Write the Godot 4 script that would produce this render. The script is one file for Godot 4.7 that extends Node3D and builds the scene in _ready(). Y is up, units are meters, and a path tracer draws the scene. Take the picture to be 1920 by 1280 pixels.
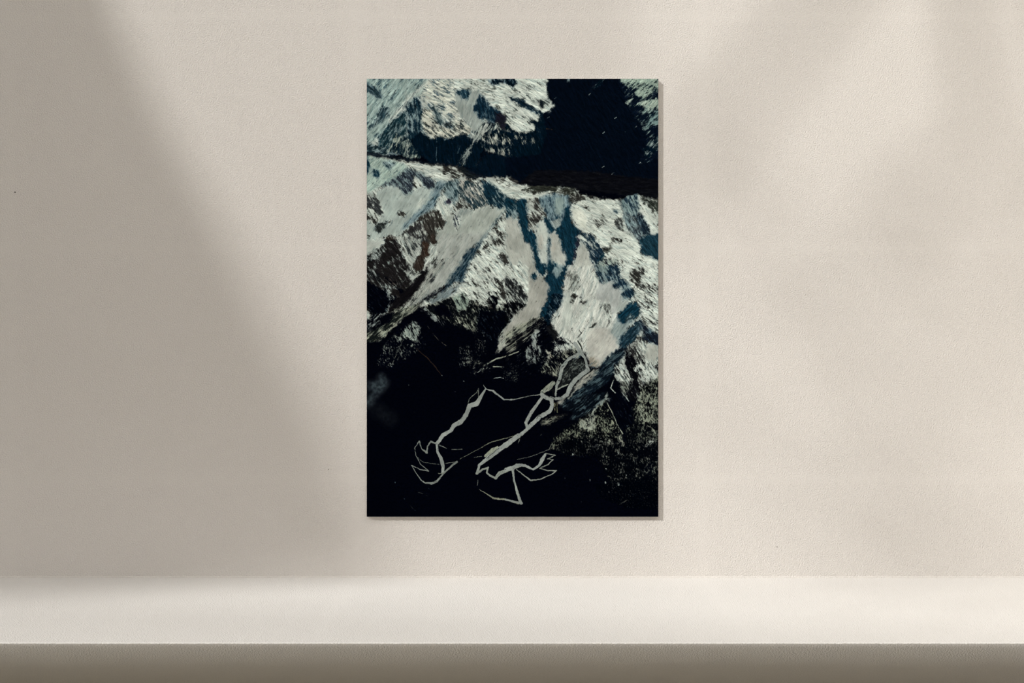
extends Node3D
# A mountain print on a plastered wall above a built-in ledge, lit by a low soft sun through a skylight.

# ---------------------------------------------------------------- measures (metres)
const LEDGE_TOP := 0.964
const LEDGE_DEEP := 0.432
const ROOM_LEFT := -4.8
const ROOM_RIGHT := 1.3
const ROOM_HIGH := 3.0
const ROOM_DEEP := 4.6
const SUN_FROM := Vector3(-1.25, 1.0, 1.0)

var M := {}

func _ready():
	# ------------------------------------------------------------ camera
	var cam := Camera3D.new()
	cam.name = "camera"
	cam.fov = 38.72
	cam.near = 0.05
	cam.far = 200.0
	add_child(cam)
	cam.position = Vector3(0, 1.45, 2.0)
	cam.current = true
	# ------------------------------------------------------------ sky and exposure
	var sky_mat := ProceduralSkyMaterial.new()
	sky_mat.sky_top_color = Color(0.90, 0.90, 0.90)
	sky_mat.sky_horizon_color = Color(0.95, 0.93, 0.90)
	sky_mat.ground_bottom_color = Color(0.55, 0.53, 0.49)
	sky_mat.ground_horizon_color = Color(0.80, 0.78, 0.74)
	sky_mat.sky_energy_multiplier = 1.35
	sky_mat.ground_energy_multiplier = 1.0
	var sky := Sky.new()
	sky.sky_material = sky_mat
	var env := Environment.new()
	env.background_mode = Environment.BG_SKY
	env.sky = sky
	env.tonemap_mode = Environment.TONE_MAPPER_LINEAR
	env.tonemap_exposure = 1.68
	env.sdfgi_enabled = true
	env.ssao_enabled = true
	env.ssil_enabled = true
	var we := WorldEnvironment.new()
	we.name = "world_environment"
	we.environment = env
	add_child(we)
	# ------------------------------------------------------------ the sun, softened by thin cloud
	var sun := DirectionalLight3D.new()
	sun.name = "sun"
	sun.light_energy = 1.1
	sun.light_color = Color(1.0, 1.0, 0.995)
	sun.light_angular_distance = 2.5
	sun.shadow_enabled = true
	sun.sky_mode = DirectionalLight3D.SKY_MODE_LIGHT_ONLY
	add_child(sun)
	sun.look_at_from_position(SUN_FROM * 4.0, Vector3.ZERO, Vector3.UP)
	# ------------------------------------------------------------ the room, then the things in it
	make_materials()
	build_room()
	build_ledge()
	build_skylight_cloths()
	build_tree()
	build_print()

# ================================================================ helpers
func obj(called: String, mesh: Mesh, m: Material, parent: Node = self) -> MeshInstance3D:
	var o := MeshInstance3D.new()
	o.name = called
	o.mesh = mesh
	o.material_override = m
	o.cast_shadow = GeometryInstance3D.SHADOW_CASTING_SETTING_ON
	parent.add_child(o, true)
	return o

func structure(o: Node, label: String, category: String):
	o.set_meta("kind", "structure")
	o.set_meta("label", label)
	o.set_meta("category", category)

func tag(o: Node, label: String, category: String, group := ""):
	o.set_meta("label", label)
	o.set_meta("category", category)
	if group != "":
		o.set_meta("group", group)

func add_quad(st: SurfaceTool, a: Vector3, b: Vector3, c: Vector3, d: Vector3):
	# a b c d clockwise seen from the front
	for p in [a, b, c, a, c, d]:
		st.add_vertex(p)

func add_box(st: SurfaceTool, lo: Vector3, hi: Vector3):
	var p := []
	for k in 8:
		p.append(Vector3(hi.x if k & 1 else lo.x, hi.y if k & 2 else lo.y, hi.z if k & 4 else lo.z))
	add_quad(st, p[6], p[7], p[5], p[4])
	add_quad(st, p[3], p[2], p[0], p[1])
	add_quad(st, p[2], p[6], p[4], p[0])
	add_quad(st, p[7], p[3], p[1], p[5])
	add_quad(st, p[2], p[3], p[7], p[6])
	add_quad(st, p[4], p[5], p[1], p[0])

func new_st() -> SurfaceTool:
	var st := SurfaceTool.new()
	st.begin(Mesh.PRIMITIVE_TRIANGLES)
	st.set_smooth_group(-1)
	return st

func done(st: SurfaceTool) -> ArrayMesh:
	st.generate_normals()
	return st.commit()

func boxes(list: Array) -> ArrayMesh:
	var st := new_st()
	for b in list:
		add_box(st, b[0], b[1])
	return done(st)

# ================================================================ materials
func plaster(seed_: int, color: Color, depth: float, rep: Vector3) -> StandardMaterial3D:
	var n := FastNoiseLite.new()
	n.seed = seed_
	n.noise_type = FastNoiseLite.TYPE_SIMPLEX_SMOOTH
	n.frequency = 0.19
	n.fractal_octaves = 3
	n.fractal_gain = 0.55
	var im := n.get_seamless_image(1024, 1024, false, false, 0.1, true)
	im.convert(Image.FORMAT_RGBA8)
	im.bump_map_to_normal_map(depth)
	var m := StandardMaterial3D.new()
	m.albedo_color = color
	# fine grain of the plaster, evenly spread
	var fine := FastNoiseLite.new()
	fine.seed = seed_ + 1
	fine.noise_type = FastNoiseLite.TYPE_SIMPLEX_SMOOTH
	fine.frequency = 0.22
	fine.fractal_octaves = 2
	var gi := fine.get_seamless_image(1024, 1024, false, false, 0.1, true)
	gi.convert(Image.FORMAT_L8)
	var px := gi.get_data()
	for k in px.size():
		px[k] = 238 + int(px[k] * 17 / 255.0)
	m.albedo_texture = ImageTexture.create_from_image(Image.create_from_data(1024, 1024, false, Image.FORMAT_L8, px))
	m.roughness = 0.95
	m.metallic_specular = 0.15
	m.normal_enabled = true
	m.normal_texture = ImageTexture.create_from_image(im)
	m.normal_scale = 1.0
	m.uv1_triplanar = true
	m.uv1_world_triplanar = true
	m.uv1_scale = rep
	return m

func plain(color: Color, rough := 0.8, spec := 0.3) -> StandardMaterial3D:
	var m := StandardMaterial3D.new()
	m.albedo_color = color
	m.roughness = rough
	m.metallic_specular = spec
	return m

func make_materials():
	M.wall = plaster(11, Color(0.745, 0.724, 0.701), 2.2, Vector3(1.4, 2.1, 1.4))
	M.ledge = plaster(23, Color(0.792, 0.776, 0.757), 2.0, Vector3(1.4, 2.1, 2.1))
	M.paint = plain(Color(0.90, 0.88, 0.85), 0.9, 0.2)
	M.floor = plain(Color(0.51, 0.47, 0.37), 0.6, 0.3)
	M.frame = plain(Color(0.86, 0.86, 0.84), 0.5, 0.4)
	M.board = plain(Color(0.72, 0.70, 0.66), 0.8, 0.2)
	M.ground = plain(Color(0.42, 0.42, 0.36), 0.95, 0.1)
	M.bark = plain(Color(0.36, 0.31, 0.26), 0.9, 0.2)
	M.leaf = plain(Color(0.30, 0.42, 0.20), 0.6, 0.3)
	M.speck = plain(Color(0.22, 0.20, 0.18), 0.8, 0.2)
	var g := StandardMaterial3D.new()
	g.albedo_color = Color(0.95, 0.97, 0.97, 0.06)
	g.transparency = BaseMaterial3D.TRANSPARENCY_ALPHA
	g.roughness = 0.02
	M.glass = g
	var c := StandardMaterial3D.new()
	c.albedo_color = Color(0.80, 0.77, 0.72, 0.70)
	c.transparency = BaseMaterial3D.TRANSPARENCY_ALPHA
	c.roughness = 1.0
	c.metallic_specular = 0.0
	M.cloth = c
	var v := StandardMaterial3D.new()
	v.albedo_color = Color(0.90, 0.88, 0.84, 0.25)
	v.transparency = BaseMaterial3D.TRANSPARENCY_ALPHA
	v.roughness = 1.0
	v.metallic_specular = 0.0
	M.voile = v
	var v2 := v.duplicate()
	v2.albedo_color.a = 0.16
	M.fine_voile = v2

# ================================================================ the room
func build_room():
	var xl := ROOM_LEFT
	var xr := ROOM_RIGHT
	var h := ROOM_HIGH
	var d := ROOM_DEEP
	var t := 0.2
	var o = obj("wall_back", boxes([[Vector3(xl - t, -t, -t), Vector3(xr + t, h + t, 0)]]), M.wall)
	structure(o, "cream textured plaster wall behind the mountain print", "wall")
	for p in [[28, 360, 0.0016], [616, 880, 0.0011], [1457, 1025, 0.0011]]:
		var s := SphereMesh.new()
		s.radius = p[2]
		s.height = p[2] * 1.4
		s.radial_segments = 10
		s.rings = 5
		var q = obj("paint_speck", s, M.speck, o)
		q.position = Vector3((p[0] - 960) / 911.0, 1.45 - (p[1] - 640) / 911.0, 0.0)
	o = obj("wall_right", boxes([[Vector3(xr, -t, 0), Vector3(xr + t, h + t, d)]]), M.paint)
	structure(o, "plain cream painted wall at the end of the ledge", "wall")
	o = obj("wall_left", boxes([[Vector3(xl - t, -t, 0), Vector3(xl, h + t, d)]]), M.paint)
	structure(o, "plain cream painted wall on the shaded side of the room", "wall")
	o = obj("floor", boxes([[Vector3(xl, -t, 0), Vector3(xr, 0, d)]]), M.floor)
	structure(o, "brown floor below the ledge", "floor")
	# the ceiling is four slabs round the skylight opening, joined
	var a := Vector2(-4.5, 0.45)
	var b := Vector2(1.25, 2.85)
	o = obj("ceiling", boxes([
		[Vector3(xl, h, 0), Vector3(a.x, h + t, d)], [Vector3(b.x, h, 0), Vector3(xr, h + t, d)],
		[Vector3(a.x, h, 0), Vector3(b.x, h + t, a.y)], [Vector3(a.x, h, b.y), Vector3(b.x, h + t, d)]]), M.paint)
	structure(o, "cream ceiling with a wide skylight opening", "ceiling")
	o = Node3D.new()
	o.name = "window_1"
	add_child(o)
	structure(o, "flat skylight above the ledge", "window")
	obj("pane", boxes([[Vector3(a.x, h + t - 0.012, a.y), Vector3(b.x, h + t, b.y)]]), M.glass, o)
	# the wall behind the camera, with a wide garden window
	var wl := -2.6
	var wr := 1.2
	var wb := 0.9
	var wt := 2.7
	o = obj("wall_front", boxes([
		[Vector3(xl - t, -t, d), Vector3(wl, h + t, d + t)], [Vector3(wr, -t, d), Vector3(xr + t, h + t, d + t)],
		[Vector3(wl, -t, d), Vector3(wr, wb, d + t)], [Vector3(wl, wt, d), Vector3(wr, h + t, d + t)]]), M.paint)
	structure(o, "cream painted wall with a wide window facing the print", "wall")
	o = Node3D.new()
	o.name = "window_2"
	add_child(o)
	structure(o, "wide window in the wall facing the print", "window")
	var f := 0.05
	obj("window_frame", boxes([
		[Vector3(wl, wb, d + 0.06), Vector3(wr, wb + f, d + 0.12)], [Vector3(wl, wt - f, d + 0.06), Vector3(wr, wt, d + 0.12)],
		[Vector3(wl, wb + f, d + 0.06), Vector3(wl + f, wt - f, d + 0.12)], [Vector3(wr - f, wb + f, d + 0.06), Vector3(wr, wt - f, d + 0.12)]]), M.frame, o)
	obj("pane", boxes([[Vector3(wl + f, wb + f, d + 0.085), Vector3(wr - f, wt - f, d + 0.095)]]), M.glass, o)

# ================================================================ the ledge
func build_ledge():
	var root := Node3D.new()
	root.name = "wall_ledge"
	add_child(root)
	tag(root, "long pale plaster ledge running along the wall below the mountain print", "ledge")
	var x0 := ROOM_LEFT
	var x1 := ROOM_RIGHT
	# profile as (z, y): flat top, fine rounded arris, then a front that curves under
	var top := [Vector2(0, LEDGE_TOP), Vector2(LEDGE_DEEP - 0.0013, LEDGE_TOP)]
	var front := []
	var r := 0.0013
	for k in 7:
		var w := deg_to_rad(lerpf(0.0, 118.0, k / 6.0))
		front.append(Vector2(LEDGE_DEEP - r + r * sin(w), LEDGE_TOP - r + r * cos(w)))
	var p: Vector2 = front[-1]
	var n := 26
	for k in n:
		var under := deg_to_rad(lerpf(35.0, 76.0, k / float(n - 1)))
		p += Vector2(-sin(under), -cos(under)) * 0.010
		front.append(p)
	front.append(Vector2(0, p.y - 0.005))
	obj("ledge_top", profile_mesh(top, x0, x1), M.ledge, root)
	obj("ledge_front", profile_mesh(front, x0, x1, true), M.ledge, root)
	# the thin painted bead that seals the ledge to the wall
	var bead := []
	for k in 6:
		var w := PI / 2 * k / 5.0
		bead.append(Vector2(0.0012 * sin(w), LEDGE_TOP + 0.0030 * cos(w)))
	obj("sealant_bead", profile_mesh(bead, x0, x1, true), M.wall, root)

func profile_mesh(pts: Array, x0: float, x1: float, smooth := false) -> ArrayMesh:
	var st := SurfaceTool.new()
	st.begin(Mesh.PRIMITIVE_TRIANGLES)
	st.set_smooth_group(0 if smooth else -1)
	for k in pts.size() - 1:
		var a: Vector2 = pts[k]
		var b: Vector2 = pts[k + 1]
		add_quad(st, Vector3(x0, a.y, a.x), Vector3(x1, a.y, a.x), Vector3(x1, b.y, b.x), Vector3(x0, b.y, b.x))
	return done(st)

# ================================================================ cloths stretched in the skylight
func flat_cloth(outline: Array, y: float, thick: float) -> ArrayMesh:
	var poly := PackedVector2Array()
	for k in range(0, outline.size(), 2):
		poly.append(Vector2(outline[k], outline[k + 1]))
	var tris := Geometry2D.triangulate_polygon(poly)
	var st := new_st()
	for side in [0.0, thick]:
		for k in range(0, tris.size(), 3):
			var a := poly[tris[k]]
			var b := poly[tris[k + 1]]
			var c := poly[tris[k + 2]]
			if ((b - a).cross(c - a) > 0.0) != (side > 0.0):
				var e := b
				b = c
				c = e
			for q in [a, b, c]:
				st.add_vertex(Vector3(q.x, y + side, q.y))
	return done(st)

func build_skylight_cloths():
	# two cloths laid on the skylight glass against the sun: their edges cast the soft shade on the wall and the ledge
	var y := ROOM_HIGH + 0.2005
	var o = obj("shade_cloth", flat_cloth([-1.738, 0.640, -2.151, 1.058, -2.183, 1.105, -2.300, 1.244, -2.414, 1.403, -2.520, 1.562, -2.660, 1.749, -2.750, 1.881, -2.834, 1.993, -2.948, 2.122, -3.027, 2.246, -3.401, 2.312, -3.647, 2.361, -4.638, 2.450, -4.638, 0.490], y, 0.002), M.cloth)
	tag(o, "beige shade cloth laid over the corner of the skylight", "shade cloth")
	o = obj("voile_cloth", flat_cloth([-3.647, 2.361, -2.807, 2.526, -1.992, 2.664, -1.238, 2.790, -1.238, 2.990, -4.537, 2.990, -4.537, 2.320], y + 0.003, 0.001), M.voile)
	tag(o, "sheer white voile laid on the skylight in front of the shade cloth", "voile")
	o = obj("voile_cloth_001", flat_cloth([-0.4, 0.45, -1.075, 1.06, -2.558, 2.236, -4.5, 2.236, -4.5, 0.45], y + 0.006, 0.001), M.fine_voile)
	tag(o, "wide sheer white voile lying over the beige shade cloth on the skylight", "voile")

# ================================================================ a tree outside, whose bough reaches over the skylight
func add_tube(st: SurfaceTool, pts: Array, radii: Array, sides := 8):
	var rings := []
	for k in pts.size():
		var d: Vector3 = (pts[mini(k + 1, pts.size() - 1)] - pts[maxi(k - 1, 0)]).normalized()
		var e := d.cross(Vector3(0.31, 0.2, 0.93)).normalized()
		var f := d.cross(e)
		var ring := []
		for j in sides:
			var w := TAU * j / sides
			ring.append(pts[k] + (e * cos(w) + f * sin(w)) * radii[k])
		rings.append(ring)
	for k in rings.size() - 1:
		for j in sides:
			var n := (j + 1) % sides
			add_quad(st, rings[k][j], rings[k + 1][j], rings[k + 1][n], rings[k][n])

func build_tree():
	var o = obj("ground", boxes([[Vector3(-12, -0.4, -8), Vector3(9, -0.2, 14)]]), M.ground)
	structure(o, "bare ground outside the room", "ground")
	var root := Node3D.new()
	root.name = "garden_tree"
	add_child(root)
	root.position = Vector3(2.6, -0.2, -1.0)
	tag(root, "slender tree outside reaching a bough over the skylight", "tree")
	var at := root.position
	var st := new_st()
	add_tube(st, [Vector3.ZERO, Vector3(0.05, 1.4, 0.05), Vector3(-0.05, 2.9, 0.1), Vector3(0.1, 4.2, 0.0)], [0.11, 0.09, 0.075, 0.03], 10)
	obj("trunk", done(st), M.bark, root)
	var boughs := [
		[[Vector3(2.56, 2.9, -0.9), Vector3(1.7, 3.36, -0.2), Vector3(0.6, 3.52, 0.55), Vector3(-1.13, 3.60, 1.43), Vector3(-1.92, 3.60, 1.81), Vector3(-2.2, 3.62, 1.95)], [0.06, 0.04, 0.024, 0.018, 0.012, 0.006]],
		[[Vector3(-0.6, 3.58, 1.2), Vector3(-1.25, 3.62, 1.78), Vector3(-1.60, 3.62, 1.92), Vector3(-2.03, 3.60, 2.15)], [0.02, 0.018, 0.014, 0.006]],
		[[Vector3(-0.3, 3.57, 1.02), Vector3(-1.0, 3.62, 1.75), Vector3(-1.47, 3.62, 2.05), Vector3(-2.0, 3.6, 2.30)], [0.02, 0.018, 0.014, 0.006]]]
	var rng := RandomNumberGenerator.new()
	rng.seed = 5
	var leaves := new_st()
	for b in boughs:
		var bt := new_st()
		var local := []
		for p in b[0]:
			local.append(p - at)
		add_tube(bt, local, b[1])
		obj("bough", done(bt), M.bark, root)
	# leaf clusters along the twigs: middle, spread, count
	for c in [[Vector3(-1.63, 3.62, 1.95), 0.15, 9], [Vector3(-1.9, 3.6, 2.08), 0.10, 8], [Vector3(-1.98, 3.6, 2.27), 0.13, 8], [Vector3(-1.5, 3.62, 2.03), 0.08, 5], [Vector3(-1.75, 3.62, 1.74), 0.11, 4], [Vector3(-2.24, 3.6, 2.52), 0.14, 20], [Vector3(-2.5, 3.6, 2.5), 0.12, 10], [Vector3(-2.45, 3.6, 2.75), 0.12, 8]]:
		for k in c[2]:
			var p: Vector3 = c[0] + Vector3(rng.randfn() * c[1], rng.randfn() * 0.06, rng.randfn() * c[1]) - at
			var turn := Basis.from_euler(Vector3(rng.randf_range(-0.5, 0.5), rng.randf() * TAU, rng.randf_range(-0.5, 0.5)))
			var l := rng.randf_range(0.04, 0.06)
			var q := []
			for e in [Vector3(-l, 0, 0), Vector3(-l * 0.2, 0.006, l * 0.34), Vector3(l, -0.004, 0), Vector3(-l * 0.2, 0.006, -l * 0.34)]:
				q.append(p + turn * e)
			add_quad(leaves, q[0], q[1], q[2], q[3])
	var f = obj("foliage", done(leaves), M.leaf, root)
	f.set_meta("kind", "stuff")

# ================================================================ the print
func build_print():
	var root := Node3D.new()
	root.name = "mountain_print"
	add_child(root)
	root.position = Vector3(0.0011, 1.5395, 0.0)
	tag(root, "unframed portrait print of snowy mountains above dark forest on the wall", "picture")
	var w := 0.5975
	var h := 0.897
	var d := 0.009
	obj("backing_board", boxes([[Vector3(-w / 2, -h / 2, 0), Vector3(w / 2, h / 2, d)]]), M.board, root)
	var q := QuadMesh.new()
	q.size = Vector2(w, h)
	var m := StandardMaterial3D.new()
	m.albedo_texture = ImageTexture.create_from_image(paint_print())
	m.roughness = 1.0
	m.metallic_specular = 0.0
	var f = obj("printed_face", q, m, root)
	f.position.z = d + 0.0004
	f.set_meta("label", "matt photograph of snowy ridges and ski runs")

# ---------------------------------------------------------------- painting the printed photograph
# The print is painted area by area: an area has a snow tone, a ground tone, the share of ground that
# snow covers, and the way its streaks run. Areas are laid over one another and broken up with noise.
const TEX := 2.0            # texture pixels for each unit of the drawing, which is 547 by 820 units
const PW := 1094
const PH := 1640
const TONES := {
	"W": [199, 202, 193], "L": [184, 187, 179], "G": [162, 165, 158], "H": [146, 152, 148], "S": [124, 139, 141], "M": [78, 97, 107],
	"B": [14, 42, 56], "D": [34, 52, 60], "N": [3, 15, 26], "K": [2, 3, 9], "R": [42, 41, 39], "O": [44, 37, 33], "F": [14, 15, 18],
	"Y": [150, 151, 136], "P": [178, 173, 163], "T": [142, 145, 141]}
const SHEETS := [[0, 0], [680, 140], [950, 140], [680, 280], [950, 330], [680, 440], [950, 500], [680, 600], [950, 640], [680, 780], [950, 780]]

var areas := []             # [snow, ground, cover, cos, sin, along, across]
var ids := PackedInt32Array()
var lines := PackedInt32Array()

func tone(t) -> Array:
	return TONES[t] if t is String else t

func area_id(snow, ground, cover: float, ang: float, fine: float, stretch: float) -> int:
	var a := deg_to_rad(ang)
	areas.append([tone(snow), tone(ground), cover, cos(a), sin(a), 0.15 * fine / stretch / TEX, 0.14 * fine / TEX])
	return areas.size() - 1

func place(sheet: int, x: float, y: float) -> Vector2:
	return Vector2((SHEETS[sheet][0] + x / 6.4 - 688.0) * TEX, (SHEETS[sheet][1] + y / 6.4 - 149.0) * TEX)

# one area: a polygon filled row by row
func ar(sheet: int, snow, ground, cover: float, ang: float, flat: Array, fine := 1.0, stretch := 4.5):
	var id := area_id(snow, ground, cover, ang, fine, stretch)
	var p := PackedVector2Array()
	var lo := 1e9
	var hi := -1e9
	for k in range(0, flat.size(), 2):
		var q := place(sheet, flat[k], flat[k + 1])
		p.append(q)
		lo = minf(lo, q.y)
		hi = maxf(hi, q.y)
	for y in range(maxi(0, int(lo)), mini(PH - 1, int(hi) + 1) + 1):
		var cuts := PackedFloat32Array()
		var c := y + 0.5
		for k in p.size():
			var a := p[k]
			var b := p[(k + 1) % p.size()]
			if (a.y <= c) != (b.y <= c):
				cuts.append(a.x + (c - a.y) / (b.y - a.y) * (b.x - a.x))
		cuts.sort()
		for k in range(0, cuts.size() - 1, 2):
			for x in range(maxi(0, int(cuts[k])), mini(PW - 1, int(cuts[k + 1])) + 1):
				ids[y * PW + x] = id

# one line: a stroke whose width changes from point to point (x, y, width, ...)
func li(sheet: int, snow, cover: float, flat: Array, ground = "K", broken := false):
	var id := -1
	for k in range(0, flat.size() - 3, 3):
		var a := place(sheet, flat[k], flat[k + 1])
		var b := place(sheet, flat[k + 3], flat[k + 4])
		var d := b - a
		if id < 0:
			id = area_id(snow, ground, cover, rad_to_deg(d.angle()), 1.2, 3.0)
		var wa: float = maxf(flat[k + 2] * 0.86, 6.0) / 6.4 * TEX * 0.5
		var wb: float = maxf(flat[k + 5] * 0.86, 6.0) / 6.4 * TEX * 0.5
		var r := maxf(wa, wb) + 1.0
		var len2 := maxf(d.length_squared(), 1e-6)
		for y in range(maxi(0, int(minf(a.y, b.y) - r)), mini(PH - 1, int(maxf(a.y, b.y) + r)) + 1):
			for x in range(maxi(0, int(minf(a.x, b.x) - r)), mini(PW - 1, int(maxf(a.x, b.x) + r)) + 1):
				var e := Vector2(x + 0.5, y + 0.5) - a
				var t := clampf(e.dot(d) / len2, 0.0, 1.0)
				var w := lerpf(wa, wb, t)
				if (e - d * t).length_squared() < w * w:
					if broken:
						ids[y * PW + x] = id
					else:
						lines[y * PW + x] = id

func noise_bytes(seed_: int, freq: float, octaves: int) -> PackedByteArray:
	var n := FastNoiseLite.new()
	n.seed = seed_
	n.noise_type = FastNoiseLite.TYPE_SIMPLEX
	n.frequency = freq
	n.fractal_octaves = octaves
	var im := n.get_image(PW, PH, false, false, false)
	im.convert(Image.FORMAT_L8)
	return im.get_data()

func blur(src: PackedFloat32Array, r: int) -> PackedFloat32Array:
	var mid := PackedFloat32Array()
	mid.resize(src.size())
	var k := 1.0 / (2 * r + 1)
	for y in PH:
		var row := y * PW
		var s := 0.0
		for x in range(-r, r + 1):
			s += src[row + maxi(x, 0)]
		for x in PW:
			mid[row + x] = s * k
			s += src[row + mini(x + r + 1, PW - 1)] - src[row + maxi(x - r, 0)]
	var out := PackedFloat32Array()
	out.resize(src.size())
	for x in PW:
		var s := 0.0
		for y in range(-r, r + 1):
			s += mid[maxi(y, 0) * PW + x]
		for y in PH:
			out[y * PW + x] = s * k
			s += mid[mini(y + r + 1, PH - 1) * PW + x] - mid[maxi(y - r, 0) * PW + x]
	return out

func paint_print() -> Image:
	ids.resize(PW * PH)
	lines.resize(PW * PH)
	area_id("K", "K", 0.0, 0, 1, 1)
	draw_far_range()
	draw_main_ridge()
	draw_left_slopes()
	draw_middle_bowl()
	draw_lower_right()
	draw_forest()
	draw_ski_runs()
	var cover := PackedFloat32Array()
	cover.resize(PW * PH)
	for k in PW * PH:
		cover[k] = areas[ids[k]][2]
	cover = blur(cover, 5)
	var tints := []
	for j in 3:
		var one := PackedFloat32Array()
		one.resize(PW * PH)
		for k in PW * PH:
			one[k] = areas[ids[k]][0][j]
		tints.append(blur(one, 6))
	var hr: PackedFloat32Array = tints[0]
	var hg: PackedFloat32Array = tints[1]
	var hb: PackedFloat32Array = tints[2]
	var wx := noise_bytes(3, 0.045, 5)
	var wy := noise_bytes(4, 0.045, 5)
	var jx := noise_bytes(13, 0.4, 2)
	var jy := noise_bytes(14, 0.4, 2)
	var fine := noise_bytes(5, 0.3, 2)
	var broad := noise_bytes(6, 0.012, 3)
	var clump := noise_bytes(17, 0.016, 3)
	var streak := FastNoiseLite.new()
	streak.seed = 8
	streak.noise_type = FastNoiseLite.TYPE_SIMPLEX
	streak.frequency = 1.0
	streak.fractal_octaves = 6
	streak.fractal_lacunarity = 2.05
	streak.fractal_gain = 0.8
	var fold := FastNoiseLite.new()
	fold.seed = 9
	fold.noise_type = FastNoiseLite.TYPE_SIMPLEX
	fold.frequency = 0.8
	fold.fractal_octaves = 4
	fold.fractal_gain = 0.6
	var rib := FastNoiseLite.new()
	rib.seed = 21
	rib.noise_type = FastNoiseLite.TYPE_SIMPLEX
	rib.fractal_type = FastNoiseLite.FRACTAL_RIDGED
	rib.frequency = 0.30
	rib.fractal_octaves = 4
	rib.fractal_gain = 0.5
	var data := PackedByteArray()
	data.resize(PW * PH * 3)
	var gain := 0.855
	for y in PH:
		for x in PW:
			var k := y * PW + x
			var dx := (wx[k] - 127) * 0.05
			var dy := (wy[k] - 127) * 0.05
			var sx := clampi(int(x + dx + (jx[k] - 127) * 0.03), 0, PW - 1)
			var sy := clampi(int(y + dy + (jy[k] - 127) * 0.03), 0, PH - 1)
			var q := sy * PW + sx
			var a: Array = areas[ids[q]]
			var c := cover[q]
			var lx := clampi(int(x + dx * 0.16), 0, PW - 1)
			var ly := clampi(int(y + dy * 0.16), 0, PH - 1)
			var line := lines[ly * PW + lx]
			if line > 0:
				a = areas[line]
				c = a[2]
			var px := x + dx * 0.2
			var py := y + dy * 0.2
			var u: float = (px * a[3] + py * a[4]) * a[5]
			var v: float = (py * a[3] - px * a[4]) * a[6]
			var n := streak.get_noise_2d(u, v)
			var f := (fine[k] - 127) / 127.0
			var r0 := rib.get_noise_2d(u * 1.3 + dx * 0.004, v + dy * 0.01)
			var rough := 1.0 - smoothstep(0.88, 0.98, c)
			var t := (c - 0.5) * 1.5 + n * 1.15 + f * 0.12 + (r0 * 0.2 + (clump[k] - 127) * 0.0036) * rough * smoothstep(0.02, 0.2, c)
			var m := smoothstep(-0.26, 0.26, t)
			var e := fold.get_noise_2d(u, v) - fold.get_noise_2d(u + 0.035, v + 0.09)
			var lean := clampf((r0 - rib.get_noise_2d((u + 0.03) * 1.3 + dx * 0.004, v + 0.10 + dy * 0.01)) * 0.9, -0.5, 0.3) * (0.25 + 0.75 * rough)
			var s := 1.0 + lean * 0.55 + (0.32 - 0.22 * smoothstep(0.82, 0.97, c)) * e + (broad[k] - 127) * 0.0009 + f * 0.03 + minf(t - 0.5, 0.0) * 0.12
			var g := 1.0 + e * 0.8 + n * 0.5
			var lo: Array = a[1]
			var h0 := hr[q]
			var h1 := hg[q]
			var h2 := hb[q]
			if line > 0:
				h0 = a[0][0]
				h1 = a[0][1]
				h2 = a[0][2]
			var cool := maxf(-lean, 0.0) * 0.22
			h0 *= 1.0 - cool
			h2 *= 1.0 + cool * 0.3
			data[k * 3] = clampi(int((lo[0] * g + (h0 * s - lo[0] * g) * m) * gain * 0.975), 0, 255)
			data[k * 3 + 1] = clampi(int((lo[1] * g + (h1 * s - lo[1] * g) * m) * gain), 0, 255)
			data[k * 3 + 2] = clampi(int((lo[2] * g + (h2 * s - lo[2] * g) * m) * gain * 0.995), 0, 255)
	# a wisp of cloud over the woods: soft round puffs
	for p in [[225, 700, 95, 0.5], [270, 760, 90, 0.4], [200, 810, 120, 0.6], [110, 790, 110, 0.5], [90, 960, 100, 0.5], [60, 1020, 80, 0.35], [150, 900, 90, 0.4], [320, 1180, 170, 0.12], [190, 1090, 170, 0.12]]:
		var o := place(7, p[0], p[1])
		var r: float = p[2] / 6.4 * TEX
		for y in range(maxi(0, int(o.y - r)), mini(PH - 1, int(o.y + r)) + 1):
			for x in range(maxi(0, int(o.x - r)), mini(PW - 1, int(o.x + r)) + 1):
				var k := y * PW + x
				var near := 1.0 - (Vector2(x, y) - o).length_squared() / (r * r)
				if near > 0.0:
					var w: float = near * near * p[3] * clampf(1.0 + (wx[k] - 127) * 0.005, 0.6, 1.4)
					data[k * 3] = int(lerpf(data[k * 3], 60, w))
					data[k * 3 + 1] = int(lerpf(data[k * 3 + 1], 72, w))
					data[k * 3 + 2] = int(lerpf(data[k * 3 + 2], 76, w))
	return Image.create_from_data(PW, PH, false, Image.FORMAT_RGB8, data)

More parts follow.
